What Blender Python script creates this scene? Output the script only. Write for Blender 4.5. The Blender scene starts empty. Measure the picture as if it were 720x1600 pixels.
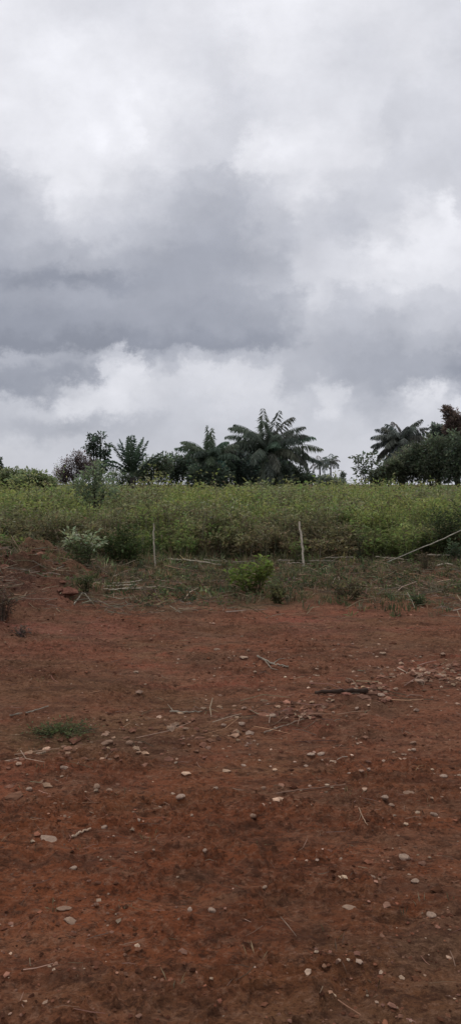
import bpy, math, random
import numpy as np

S = bpy.context.scene
C = S.collection
rng = np.random.default_rng(11)
random.seed(4)
R = math.radians

# ------------------------------------------------------------------ camera frame of reference
F = 1065.0                     # focal length in units of a 720x1600 frame
EYE = 1.70
HOR = 757.0
PITCH = math.atan((800 - HOR) / F)


def ray(px, py):
    cx, cy = (px - 360) / F, (800 - py) / F
    c, s = math.cos(PITCH), math.sin(PITCH)
    return np.array([cx, c + cy * s, -s + cy * c])


def at(px, py, Y):
    d = ray(px, py)
    k = Y / d[1]
    return np.array([0, 0, EYE]) + d * k


# ------------------------------------------------------------------ numpy noise
def _hash(ix, iy, seed):
    h = (ix.astype(np.int64) * 374761393 + iy.astype(np.int64) * 668265263 + seed * 974634541) & 0xFFFFFFFF
    h = ((h ^ (h >> 13)) * 1274126177) & 0xFFFFFFFF
    h = (h ^ (h >> 16)) & 0xFFFFFFFF
    return h / 4294967295.0


def vnoise(x, y, seed=0):
    x = np.asarray(x, float); y = np.asarray(y, float)
    ix, iy = np.floor(x), np.floor(y)
    fx, fy = x - ix, y - iy
    fx = fx * fx * fx * (fx * (fx * 6 - 15) + 10); fy = fy * fy * fy * (fy * (fy * 6 - 15) + 10)
    a = _hash(ix, iy, seed); b = _hash(ix + 1, iy, seed); c = _hash(ix, iy + 1, seed); d = _hash(ix + 1, iy + 1, seed)
    return (a * (1 - fx) + b * fx) * (1 - fy) + (c * (1 - fx) + d * fx) * fy


def fbm(x, y, seed=0, octv=4, gain=.5):
    t, a, n = 0, 1, 0
    for o in range(octv):
        t = t + a * (vnoise(x * 2 ** o + 17.3 * o, y * 2 ** o - 9.1 * o, seed + o) - .5); n += a; a *= gain
    return t / n * 2


def sstep(a, b, x):
    t = np.clip((x - a) / (b - a), 0, 1)
    return t * t * (3 - 2 * t)


# flat-ground hits used to lay out the ridge of clods
def flat(px, py):
    d = ray(px, py); k = -EYE / d[2]
    return d[0] * k, d[1] * k


RIDGE = [flat(*p) for p in [(900, 1020), (720, 1052), (640, 1068), (570, 1086), (480, 1114), (400, 1122), (330, 1136), (190, 1160), (90, 1184), (0, 1198), (-160, 1235)]]


def ridge_dist(x, y):
    best = np.full(np.shape(x), 9e9)
    for (x0, y0), (x1, y1) in zip(RIDGE[:-1], RIDGE[1:]):
        dx, dy = x1 - x0, y1 - y0
        t = np.clip(((x - x0) * dx + (y - y0) * dy) / (dx * dx + dy * dy), 0, 1)
        best = np.minimum(best, np.hypot(x - x0 - t * dx, y - y0 - t * dy))
    return best


def mound(x, y):
    return np.exp(-((x + 3.85) / 1.40) ** 2) * np.exp(-(np.abs(y - 10.9) / 2.1) ** 3)


def height(x, y):
    x = np.asarray(x, float); y = np.asarray(y, float)
    r = np.hypot(x, y)
    near = 1 - sstep(16, 22, r)
    h = .05 * fbm(x / 2.6, y / 2.6, 3, 3)
    m = mound(x, y)
    h = h + .52 * np.minimum(m * 1.25, .95) * (1 + .7 * fbm(x / .5, y / .45, 9, 4, .6))
    h = h + .05 * sstep(9.0, 13.5, y) * (1 + .8 * fbm(x / .8, y / .8, 21, 3))
    rd = ridge_dist(x, y)
    h = h + .032 * np.exp(-(rd / .15) ** 2) * np.clip(.75 + 1.6 * fbm(x / .30, y / .30, 14, 3), 0, 2)
    # scrape marks of a grader run across, lumps of soil everywhere
    h = h + .022 * fbm(x / .85, y / .22, 31, 3) + .024 * fbm(x / .17, y / .11, 41, 4, .65)
    c = fbm(x / .13, y / .10, 52, 2)
    h = h + .024 * np.clip(c - .28, 0, 1)
    pat = sstep(-.05, .25, fbm(x / .8, y / .5, 57, 3))
    h = h + pat * .030 * (1 - np.abs(fbm(x / .085, y / .065, 58, 3)) * 2.2).clip(0, 1) ** 2 * (vnoise(x / .12, y / .1, 59) > .35)
    g = fbm(x / .22, y / .15, 62, 2)
    h = h - .06 * np.clip(g - .34, 0, 1)
    h = h + .05 * sstep(8.6, 10, y) * np.clip(fbm(x / .35, y / .3, 71, 3) - .1, 0, 1)
    return h * near


def hz(x, y):
    return float(height(np.array([x]), np.array([y]))[0])


def ground_at(px, py):
    d = ray(px, py); z = 0.0
    for _ in range(6):
        k = (z - EYE) / d[2]
        x, y = d[0] * k, d[1] * k
        z = hz(x, y)
    return np.array([x, y, z])


# ------------------------------------------------------------------ materials
def nodes_of(m):
    m.use_nodes = True
    nt = m.node_tree; nt.nodes.clear()
    return nt, nt.nodes, nt.links


def col_material(name, rough=.75, trans=0.0, nscale=6.0, namp=.35, spec=.15, bump=0.0):
    """vertex colour x object-space noise"""
    m = bpy.data.materials.new(name); nt, N, L = nodes_of(m)
    out = N.new('ShaderNodeOutputMaterial'); bs = N.new('ShaderNodeBsdfPrincipled')
    at_ = N.new('ShaderNodeAttribute'); at_.attribute_name = 'Col'
    tc = N.new('ShaderNodeTexCoord'); nz = N.new('ShaderNodeTexNoise')
    nz.inputs['Scale'].default_value = nscale; nz.inputs['Detail'].default_value = 4
    L.new(tc.outputs['Object'], nz.inputs['Vector'])
    mr = N.new('ShaderNodeMapRange'); mr.inputs['From Min'].default_value = .3; mr.inputs['From Max'].default_value = .7
    mr.inputs['To Min'].default_value = 1 - namp; mr.inputs['To Max'].default_value = 1 + namp
    L.new(nz.outputs['Fac'], mr.inputs['Value'])
    mx = N.new('ShaderNodeMix'); mx.data_type = 'RGBA'; mx.blend_type = 'MULTIPLY'; mx.inputs[0].default_value = 1
    L.new(at_.outputs['Color'], mx.inputs[6]); L.new(mr.outputs['Result'], mx.inputs[7])
    L.new(mx.outputs[2], bs.inputs['Base Color'])
    bs.inputs['Roughness'].default_value = rough; bs.inputs['Specular IOR Level'].default_value = spec
    if bump:
        b = N.new('ShaderNodeBump'); b.inputs['Strength'].default_value = bump; b.inputs['Distance'].default_value = .01
        L.new(nz.outputs['Fac'], b.inputs['Height']); L.new(b.outputs['Normal'], bs.inputs['Normal'])
    if trans:
        tr = N.new('ShaderNodeBsdfTranslucent'); L.new(mx.outputs[2], tr.inputs['Color'])
        ms = N.new('ShaderNodeMixShader'); ms.inputs[0].default_value = trans
        L.new(bs.outputs[0], ms.inputs[1]); L.new(tr.outputs[0], ms.inputs[2]); L.new(ms.outputs[0], out.inputs['Surface'])
    else:
        L.new(bs.outputs[0], out.inputs['Surface'])
    return m


M_LEAF = col_material('leaf', .6, .4, 1.6, .30, .2)
M_FAR = col_material('distant_leaf', .7, .42, .5, .35, .1)
M_WOOD = col_material('bark', .85, 0, 14, .35, .1, .4)
M_DRY = col_material('dry_stalk', .8, 0, 25, .30, .15, .3)
M_STONE = col_material('stone', .9, 0, 40, .30, .1, .6)
M_CLOD = col_material('soil_clod', .95, 0, 30, .35, .05, .5)


def ground_material():
    m = bpy.data.materials.new('red_laterite_soil'); nt, N, L = nodes_of(m)
    out = N.new('ShaderNodeOutputMaterial'); bs = N.new('ShaderNodeBsdfPrincipled')
    bs.inputs['Roughness'].default_value = .95; bs.inputs['Specular IOR Level'].default_value = .05
    L.new(bs.outputs[0], out.inputs['Surface'])
    tc = N.new('ShaderNodeTexCoord')

    def noise(scale, detail=5, sx=1.0, off=0.0, rough=.6):
        mp = N.new('ShaderNodeMapping'); mp.inputs['Scale'].default_value = (sx, 1, 1); mp.inputs['Location'].default_value = (off, off * .7, off)
        L.new(tc.outputs['Object'], mp.inputs['Vector'])
        n = N.new('ShaderNodeTexNoise'); n.inputs['Scale'].default_value = scale; n.inputs['Detail'].default_value = detail; n.inputs['Roughness'].default_value = rough
        L.new(mp.outputs[0], n.inputs['Vector']); return n.outputs['Fac']

    def rng_(v, a, b, c=0.0, d=1.0):
        r = N.new('ShaderNodeMapRange'); r.interpolation_type = 'SMOOTHSTEP'
        for k, q in zip(('From Min', 'From Max', 'To Min', 'To Max'), (a, b, c, d)): r.inputs[k].default_value = q
        L.new(v, r.inputs['Value']); return r.outputs['Result']

    def mix(fac, a, b, mode='MIX'):
        x = N.new('ShaderNodeMix'); x.data_type = 'RGBA'; x.blend_type = mode
        if isinstance(fac, float): x.inputs[0].default_value = fac
        else: L.new(fac, x.inputs[0])
        for i, q in ((6, a), (7, b)):
            if isinstance(q, tuple): x.inputs[i].default_value = (*q, 1)
            else: L.new(q, x.inputs[i])
        return x.outputs[2]

    def mul(a, b):
        x = N.new('ShaderNodeMath'); x.operation = 'MULTIPLY'; L.new(a, x.inputs[0])
        if isinstance(b, float): x.inputs[1].default_value = b
        else: L.new(b, x.inputs[1])
        return x.outputs[0]

    def attr(n):
        a = N.new('ShaderNodeAttribute'); a.attribute_name = n; return a.outputs['Fac']

    base = mix(rng_(noise(.55, 4, .6), .38, .62), (.205, .088, .052), (.236, .090, .050))
    base = mix(rng_(noise(1.3, 4, .5, 3.1), .5, .68), base, (.285, .092, .056))          # redder scraped patches
    base = mix(rng_(noise(2.1, 5, .45, 7.7), .52, .70), base, (.235, .122, .070))         # dusty brown patches
    base = mix(attr('moist'), base, mix(rng_(noise(1.1, 4, .6, 5.0), .35, .65), (.205, .060, .026), (.262, .086, .037)))
    base = mix(mul(attr('litter'), rng_(noise(3.0, 6, .7, 2.2), .25, .6)), base, (.135, .108, .062))
    base = mix(mul(attr('red'), rng_(noise(2.2, 4, .7, 9.2), .3, .7)), base, (.270, .088, .070))
    base = mix(mul(attr('moss'), rng_(noise(9, 4, 1, 1.2), .25, .6)), base, (.050, .060, .024))
    base = mix(mul(attr('bank'), rng_(noise(3.5, 6, .8, 61.0, .7), .3, .55)), base, (.090, .046, .036))
    base = mix(attr('field'), base, (.070, .082, .034))
    # crumbs and pale dust at small scale; shade of holes painted as dark spots
    base = mix(mul(rng_(noise(4.5, 6, .16, 15.1, .65), .46, .66), .55), base, (.100, .050, .034))
    base = mix(mul(rng_(noise(3.6, 6, .14, 19.6, .65), .50, .68), .45), base, (.265, .135, .080))
    base = mix(mul(rng_(noise(.9, 5, .4, 23.3, .6), .48, .64), .5), base, (.150, .088, .044))
    base = mix(mul(rng_(noise(1.7, 7, .55, 41.1, .68), .50, .62), .6), base, (.150, .090, .056))
    base = mix(mul(rng_(noise(2.4, 7, .4, 47.9, .68), .54, .64), .55), base, (.110, .042, .024))
    base = mix(mul(rng_(noise(40, 5, .8, 51.3, .75), .50, .62), .55), base, (.30, .165, .105))
    base = mix(mul(rng_(noise(33, 5, .7, 55.3, .75), .52, .62), .65), base, (.060, .026, .016))
    base = mix(mul(rng_(noise(8, 6, .5, 31.7, .7), .54, .66), .6), base, (.070, .033, .020))
    base = mix(mul(rng_(noise(11, 6, .35, 37.3, .7), .56, .70), .5), base, (.280, .150, .092))
    base = mix(mul(rng_(noise(18, 6, .55, 4.4, .7), .52, .68), .8), base, (.052, .024, .015))
    base = mix(mul(rng_(noise(26, 5, .6, 8.4, .7), .58, .74), .6), base, (.245, .140, .092))
    base = mix(mul(rng_(noise(75, 4, .7, 6.1, .7), .46, .68), .6), base, (.060, .027, .017))
    base = mix(mul(rng_(noise(6, 5, .35, 12.4, .65), .50, .66), .45), base, (.082, .040, .027))
    L.new(base, bs.inputs['Base Color'])
    b1 = N.new('ShaderNodeBump'); b1.inputs['Strength'].default_value = 1.0; b1.inputs['Distance'].default_value = .035
    L.new(noise(16, 8, .7, 1.0, .75), b1.inputs['Height'])
    b2 = N.new('ShaderNodeBump'); b2.inputs['Strength'].default_value = .6; b2.inputs['Distance'].default_value = .008
    L.new(noise(90, 4, 1, 2.0, .7), b2.inputs['Height']); L.new(b1.outputs[0], b2.inputs['Normal'])
    L.new(b2.outputs[0], bs.inputs['Normal'])
    return m


# ------------------------------------------------------------------ mesh building
class MB:
    """collects quads / triangles with a colour per vertex; builds ONE mesh"""
    def __init__(s): s.v = []; s.f = []; s.c = []; s.n = 0

    def add(s, v, f, c):
        v = np.asarray(v, float).reshape(-1, 3); f = np.asarray(f, np.int64)
        c = np.broadcast_to(np.asarray(c, float), (len(v), 3))
        s.v.append(v); s.f.append(f + s.n); s.c.append(c); s.n += len(v)

    def build(s, name, mat, parent=None, loc=(0, 0, 0), smooth=False):
        v = np.concatenate(s.v) - np.asarray(loc, float); c = np.concatenate(s.c)
        me = bpy.data.meshes.new(name)
        me.vertices.add(len(v)); me.vertices.foreach_set('co', v.astype(np.float32).ravel())
        lens = np.concatenate([np.full(len(f), f.shape[1]) for f in s.f]).astype(np.int32)
        loops = np.concatenate([f.ravel() for f in s.f]).astype(np.int32)
        me.loops.add(len(loops)); me.loops.foreach_set('vertex_index', loops)
        me.polygons.add(len(lens))
        me.polygons.foreach_set('loop_start', np.concatenate([[0], np.cumsum(lens)[:-1]]).astype(np.int32))
        me.polygons.foreach_set('loop_total', lens)
        me.polygons.foreach_set('use_smooth', np.full(len(lens), smooth))
        a = me.attributes.new('Col', 'FLOAT_COLOR', 'POINT')
        a.data.foreach_set('color', np.concatenate([c, np.ones((len(c), 1))], 1).astype(np.float32).ravel())
        me.materials.append(mat); me.update(); me.validate()
        o = bpy.data.objects.new(name, me); C.objects.link(o)
        if parent is not None: o.parent = parent
        else: o.location = loc
        return o


def unit(a):
    return a / np.maximum(np.linalg.norm(a, axis=-1, keepdims=True), 1e-9)


def leaves(mb, P, D, L, W, col, fold=.25):
    """one folded, pointed leaf per row"""
    n = len(P); D = unit(D); L = np.broadcast_to(L, (n,))[:, None]; W = np.broadcast_to(W, (n,))[:, None]
    up = unit(np.array([0, 0, 1.]) + rng.normal(0, .55, (n, 3)))
    sd = unit(np.cross(D, up)); nn = np.cross(sd, D)
    a = P; t = P + D * L - nn * L * .12
    m = P + D * L * .45
    l = m + sd * W * .5 + nn * W * fold; r = m - sd * W * .5 + nn * W * fold
    v = np.stack([a, r, t, l], 1).reshape(-1, 3)
    f = np.arange(4 * n).reshape(-1, 4)
    mb.add(v, f, np.repeat(np.broadcast_to(col, (n, 3)), 4, 0))


def rods(mb, A, B, ra, rb, col):
    """three-sided tapered rods from A to B"""
    n = len(A); d = unit(B - A); ref = np.where(np.abs(d[:, 2:]) > .9, np.array([[1., 0, 0]]), np.array([[0, 0, 1.]]))
    s = unit(np.cross(d, ref)); t = np.cross(s, d)
    ra = np.broadcast_to(ra, (n,))[:, None]; rb = np.broadcast_to(rb, (n,))[:, None]
    ring = []
    for (Q, rr) in ((A, ra), (B, rb)):
        for k in range(3):
            an = k * 2.0944
            ring.append(Q + (s * math.cos(an) + t * math.sin(an)) * rr)
    v = np.stack(ring, 1).reshape(-1, 3)
    q = np.array([[0, 1, 4, 3], [1, 2, 5, 4], [2, 0, 3, 5]])
    f = (np.arange(n)[:, None, None] * 6 + q).reshape(-1, 4)
    mb.add(v, f, np.repeat(np.broadcast_to(col, (n, 3)), 6, 0))


def tube(mb, pts, rad, col, seg=7, knob=0.0):
    pts = np.asarray(pts, float); n = len(pts); rad = np.broadcast_to(rad, (n,)).astype(float)
    d = unit(np.gradient(pts, axis=0)); ref = np.array([0, 0, 1.]) if abs(d[0, 2]) < .9 else np.array([1., 0, 0])
    s = unit(np.cross(d, ref)); t = np.cross(s, d)
    an = np.arange(seg) * 2 * math.pi / seg
    rr = rad[:, None] * (1 + knob * rng.normal(0, 1, (n, seg)))
    v = pts[:, None] + (s[:, None] * np.cos(an)[None, :, None] + t[:, None] * np.sin(an)[None, :, None]) * rr[..., None]
    f = []
    for i in range(n - 1):
        for k in range(seg):
            f.append([i * seg + k, i * seg + (k + 1) % seg, (i + 1) * seg + (k + 1) % seg, (i + 1) * seg + k])
    cc = np.asarray(col) * (1 + .15 * rng.normal(0, 1, (n * seg, 1)))
    mb.add(v.reshape(-1, 3), f, np.clip(cc, .005, 1))
    for i, sg in ((0, 1), (n - 1, -1)):
        v2 = np.concatenate([v[i], pts[i:i + 1]])
        mb.add(v2, [[(k + 1) % seg, k, seg][::sg] for k in range(seg)], col)


def tag(o, label=None, cat=None, group=None, kind=None):
    if label: o['label'] = label
    if cat: o['category'] = cat
    if group: o['group'] = group
    if kind: o['kind'] = kind
    return o


def empty(name, loc, label, cat, group=None):
    o = bpy.data.objects.new(name, None); C.objects.link(o); o.location = loc; o.empty_display_size = .2
    return tag(o, label, cat, group)


def tint(n, base, spread=.25, hue=.12):
    base = np.asarray(base, float)
    b = np.exp(rng.normal(0, spread, (n, 1))); h = 1 + rng.normal(0, hue, (n, 3)) * np.array([1, .4, .8])
    return np.clip(base * b * h, .004, .6)


# ------------------------------------------------------------------ ground: one sheet to the horizon
def build_ground():
    fine = np.radians(np.arange(-33, 33.001, .115))
    coarse = np.radians(np.arange(34, 327, 3.0))
    ang = np.concatenate([fine, coarse]); na = len(ang)
    rad = [.35]
    while rad[-1] < 1.6: rad.append(rad[-1] * 1.05)
    while rad[-1] < 19: rad.append(rad[-1] * 1.0042)
    while rad[-1] < 6000: rad.append(rad[-1] * 1.13)
    rad = np.array(rad); nr = len(rad)
    A, Q = np.meshgrid(ang, rad)
    x = (np.sin(A) * Q).ravel(); y = (np.cos(A) * Q).ravel()
    z = height(x, y)
    v = np.concatenate([np.stack([x, y, z], 1), [[0, 0, 0]]])
    i = np.arange(nr - 1)[:, None] * na; k = np.arange(na)[None]; k2 = (k + 1) % na
    f = np.stack([i + k, i + k2, i + na + k2, i + na + k], -1).reshape(-1, 4)[:, ::-1]
    mb = MB(); mb.add(v, f, (.15, .06, .04))
    k = np.arange(na); mb.f.append(np.stack([k, (k + 1) % na, np.full(na, len(v) - 1)], 1)[:, ::1])
    o = mb.build('ground', ground_material(), smooth=True)
    x, y = v[:, 0], v[:, 1]
    me = o.data

    def put(n, val):
        a = me.attributes.new(n, 'FLOAT', 'POINT'); a.data.foreach_set('value', np.clip(val, 0, 1).astype(np.float32))
    edge = 9.6 + .9 * fbm(x / 1.6, y / 1.6, 81, 3) - .35 * np.exp(-((x - .5) / 1.2) ** 2) - .8 * np.exp(-((x + 1.8) / 1.3) ** 2)
    put('litter', np.maximum(sstep(-.7, .7, y - edge), .9 * sstep(.25, .8, mound(x, y))))
    put('moist', (1 - sstep(2.9, 5.2, y + .5 * fbm(x / .8, y / .6, 91, 3))) * .9)
    put('bank', 1.4 * np.exp(-((x + 3.6) / 1.2) ** 2 - ((y - 9.6) / 1.5) ** 2))
    put('field', sstep(16, 22, np.hypot(x, y)))
    gx, gy = flat(100, 1146)
    put('moss', np.exp(-(((x - gx) / .42) ** 2 + ((y - gy) / .17) ** 2)) * 1.3)
    put('red', np.exp(-(((x + 2.2) / 1.0) ** 2 + ((y - 7.6) / .8) ** 2)) + .6 * np.exp(-(((x + 2.7) / .5) ** 2 + ((y - 9.3) / .5) ** 2)) + .8 * np.exp(-(((x - 1.5) / 1.0) ** 2 + ((y - 8.2) / .5) ** 2)))
    return tag(o, kind='structure')


build_ground()


# ------------------------------------------------------------------ loose soil and litter: nobody could count it
def lumps(mb, P, size, col, flatness=.65):
    """irregular eight-faced lumps"""
    n = len(P)
    base = np.array([[1, 0, 0], [0, 1, 0], [-1, 0, 0], [0, -1, 0], [0, 0, 1], [0, 0, -1], [.6, .6, .5], [-.6, .6, .5], [-.6, -.6, .5], [.6, -.6, .5]], float)
    v = base[None] * rng.uniform(.65, 1.3, (n, 10, 1))
    v[:, :, 2] *= flatness
    a = rng.uniform(0, 6.28, n); ca, sa = np.cos(a)[:, None], np.sin(a)[:, None]
    sx = rng.uniform(.8, 1.5, (n, 1))
    x, y = v[:, :, 0] * sx, v[:, :, 1]
    v = np.stack([x * ca - y * sa, x * sa + y * ca, v[:, :, 2]], 2) * size[:, None, None]
    v = v + P[:, None]
    t = np.array([[4, 6, 7], [4, 7, 8], [4, 8, 9], [4, 9, 6], [0, 1, 6], [1, 2, 7], [2, 3, 8], [3, 0, 9], [6, 1, 7], [7, 2, 8], [8, 3, 9], [9, 0, 6], [1, 0, 5], [2, 1, 5], [3, 2, 5], [0, 3, 5]])
    f = (np.arange(n)[:, None, None] * 10 + t).reshape(-1, 3)
    mb.add(v.reshape(-1, 3), f, np.repeat(col, 10, 0))


def spread(n, y0, y1, ang=25, p=1.0):
    """random ground points in front of the standpoint, denser close by for p > 1"""
    r = y0 * (y1 / y0) ** (rng.uniform(0, 1, n) ** p); a = np.radians(rng.uniform(-ang, ang, n))
    return r * np.sin(a), r * np.cos(a)


def loose_soil():
    mb = MB()
    x, y = spread(9000, 1.9, 12, 26, .8)
    kk = fbm(x / .7, y / .45, 37, 3) + rng.normal(0, .22, len(x)) > -.02; x, y = x[kk], y[kk]
    s = np.exp(rng.normal(math.log(.0040), .45, len(x))) * (1 + .13 * y); s = np.clip(s, .002, .024)
    k = rng.uniform(0, 1, (len(x), 1))
    col = np.where(k < .74, tint(len(x), (.115, .048, .028), .4, .035), np.where(k < .93, tint(len(x), (.19, .10, .068), .25, .035), tint(len(x), (.34, .235, .165), .2, .035)))
    lumps(mb, np.stack([x, y, height(x, y) + s * .05], 1), s, col)
    n = 330; t = rng.uniform(0, 1, n); x = rng.normal(1.0, 1.0, n); y = 3.4 + 3.6 * t ** .8 + rng.normal(0, .2, n)
    s = np.clip(np.exp(rng.normal(math.log(.0075), .5, n)) * (1 + .1 * y), .003, .03)
    lumps(mb, np.stack([x, y, height(x, y) + s * .05], 1), s, tint(n, (.33, .225, .16), .25, .035))
    # windrow of clods pushed up by the blade
    n = 950; seg = rng.choice(len(RIDGE) - 1, n, p=np.array([.06, .22, .2, .16, .14, .1, .05, .03, .02, .02])); t = rng.uniform(0, 1, n)
    R0 = np.array(RIDGE)[seg]; R1 = np.array(RIDGE)[seg + 1]
    p = R0 + (R1 - R0) * t[:, None] + rng.normal(0, .20, (n, 2))
    keep = fbm(p[:, 0] / .5, p[:, 1] / .5, 33, 2) > -.05
    p = p[keep]; n = len(p); s = np.clip(np.exp(rng.normal(math.log(.018), .5, n)), .004, .042)
    k = rng.uniform(0, 1, (n, 1))
    col = np.where(k < .72, tint(n, (.165, .082, .055), .3, .035), tint(n, (.29, .185, .125), .2, .035))
    lumps(mb, np.stack([p[:, 0], p[:, 1], height(p[:, 0], p[:, 1]) + s * .05], 1), s, col)
    n = 700; x = rng.uniform(-5.5, -2.0, n); y = rng.uniform(8.8, 12.4, n); k = mound(x, y) > rng.uniform(.1, 1, n); x, y = x[k], y[k]; n = len(x)
    s = np.clip(np.exp(rng.normal(math.log(.03), .55, n)), .01, .11)
    lumps(mb, np.stack([x, y, height(x, y) + s * .1], 1), s, tint(n, (.125, .062, .042), .3, .035))
    tag(mb.build('loose_gravel', M_CLOD), kind='stuff')


loose_soil()


def dry_litter():
    mb = MB()

    def lay(x, y, l, r, col, lift=.006, el=.12):
        n = len(x); a = rng.normal(0, .75, n) + np.where(rng.uniform(0, 1, n) < .5, 0, math.pi)
        e = rng.normal(0, el, n)
        d = np.stack([np.cos(a) * np.cos(e), np.sin(a) * np.cos(e), np.sin(e)], 1)
        c = np.stack([x, y, height(x, y) + lift + r + np.abs(np.sin(e)) * l / 2], 1)
        b = rng.normal(0, .06, (n, 3)) * l[:, None]
        rods(mb, c - d * l[:, None] / 2, c + b, r, r, col); rods(mb, c + b, c + d * l[:, None] / 2, r, r * .6, col)
    x, y = spread(420, 2.0, 9, 26, .7)
    lay(x, y, rng.uniform(.02, .09, len(x)) * (1 + .10 * y), rng.uniform(.0008, .0016, len(x)) * (1 + .12 * y), tint(len(x), (.20, .125, .085), .3))
    n = 3800; y = rng.uniform(8.4, 15, n); x = rng.uniform(-.5, .5, n) * y
    k = sstep(8.4, 10.8, y + fbm(x / 1.1, y / 1.1, 45, 3) * 2.0) > rng.uniform(0, 1, n); x, y = x[k], y[k]
    lay(x, y, rng.uniform(.10, .55, len(x)), rng.uniform(.003, .007, len(x)), tint(len(x), (.20, .155, .105), .35), .012, .16)
    n = 90; seg = rng.choice(len(RIDGE) - 1, n, p=np.array([.06, .22, .2, .16, .14, .1, .05, .03, .02, .02])); t = rng.uniform(0, 1, (n, 1)); R0 = np.array(RIDGE)
    p = R0[seg] * (1 - t) + R0[seg + 1] * t + rng.normal(0, .22, (n, 2))
    lay(p[:, 0], p[:, 1], rng.uniform(.06, .4, n), rng.uniform(.002, .005, n), tint(n, (.23, .15, .10), .3))
    tag(mb.build('dry_straw', M_DRY), kind='stuff')


dry_litter()


# ------------------------------------------------------------------ low weeds in the strip before the field
def tufts(mb, x, y, h, nb, col, tipcol=None, wid=.012, lean=.5):
    """tufts of thin blades"""
    n = len(x); idx = np.repeat(np.arange(n), nb); m = len(idx)
    a = rng.uniform(0, 6.28, m); e = np.abs(rng.normal(0, lean, m))
    d = np.stack([np.cos(a) * np.sin(e), np.sin(a) * np.sin(e), np.cos(e)], 1)
    P = np.stack([x, y, height(x, y)], 1)[idx] + np.stack([np.cos(a), np.sin(a), a * 0], 1) * rng.uniform(0, .05, (m, 1))
    leaves(mb, P, d, h[idx] * rng.uniform(.5, 1.1, m), wid * rng.uniform(.7, 1.5, m), col[idx] * np.exp(rng.normal(0, .25, (m, 1))))


def rosettes(mb, x, y, z, n_leaf, rad, hh, ls, col):
    """loose little plants: leaves scattered in a low dome"""
    n = len(x); idx = np.repeat(np.arange(n), n_leaf); m = len(idx)
    a = rng.uniform(0, 6.28, m); q = np.sqrt(rng.uniform(0, 1, m)); t = rng.uniform(0, 1, m)
    P = np.stack([x[idx] + np.cos(a) * q * rad[idx], y[idx] + np.sin(a) * q * rad[idx], z[idx] + hh[idx] * t * (1 - .5 * q)], 1)
    D = np.stack([np.cos(a), np.sin(a), rng.normal(.35, .5, m)], 1) + rng.normal(0, .4, (m, 3))
    l = ls * rng.uniform(.6, 1.4, m)
    leaves(mb, P, D, l, l * .45, col[idx] * np.exp(rng.normal(0, .3, (m, 1))))


def low_weeds():
    mb = MB()
    n = 4200; y = rng.uniform(8.6, 15.6, n); x = rng.uniform(-.52, .52, n) * y
    dens = (1 - .55 * sstep(1.0, 2.4, x)) * sstep(8.9, 11.6, y + 3.4 * fbm(x / 1.1, y / 1.0, 55, 3)) * (1 - .45 * np.clip(mound(x, y) * 1.3, 0, 1))
    k = dens > rng.uniform(0, 1, n); x, y = x[k], y[k]; n = len(x)
    w = rng.uniform(0, 1, (n, 1))
    col = np.where(w < .36, tint(n, (.21, .165, .10), .25), np.where(w < .8, tint(n, (.125, .140, .062), .25), tint(n, (.09, .11, .052), .2)))
    tufts(mb, x, y, rng.uniform(.05, .20, n) * (1 + .8 * sstep(12.5, 15, y)), 9, col)
    n = 2000; y = rng.uniform(9.2, 15.6, n); x = rng.uniform(-.5, .5, n) * y
    k = (sstep(9.4, 13.0, y + 3.2 * fbm(x / 1.0, y / 1.0, 65, 3)) * (1 - np.clip(mound(x, y) * 1.2, 0, 1))) > rng.uniform(0, 1, n); x, y = x[k], y[k]; n = len(x)
    rosettes(mb, x, y, height(x, y), 16, rng.uniform(.06, .2, n), rng.uniform(.04, .2, n), .06, np.where(rng.uniform(0, 1, (n, 1)) < .6, tint(n, (.105, .125, .055)), tint(n, (.13, .105, .06))))
    n = 130; x, y = spread(n, 2.2, 9, 25)
    tufts(mb, x, y, rng.uniform(.02, .07, n), 5, tint(n, (.16, .12, .07), .3), wid=.004, lean=.9)
    tag(mb.build('ground_weeds', M_LEAF), kind='stuff')


low_weeds()


# ------------------------------------------------------------------ the weed field
def front(x):
    return 15.1 + .7 * fbm(x / 2.2, x * 0 + 3.3, 99, 3) - .9 * np.exp(-((x + 4.6) / 1.2) ** 2)


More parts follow.
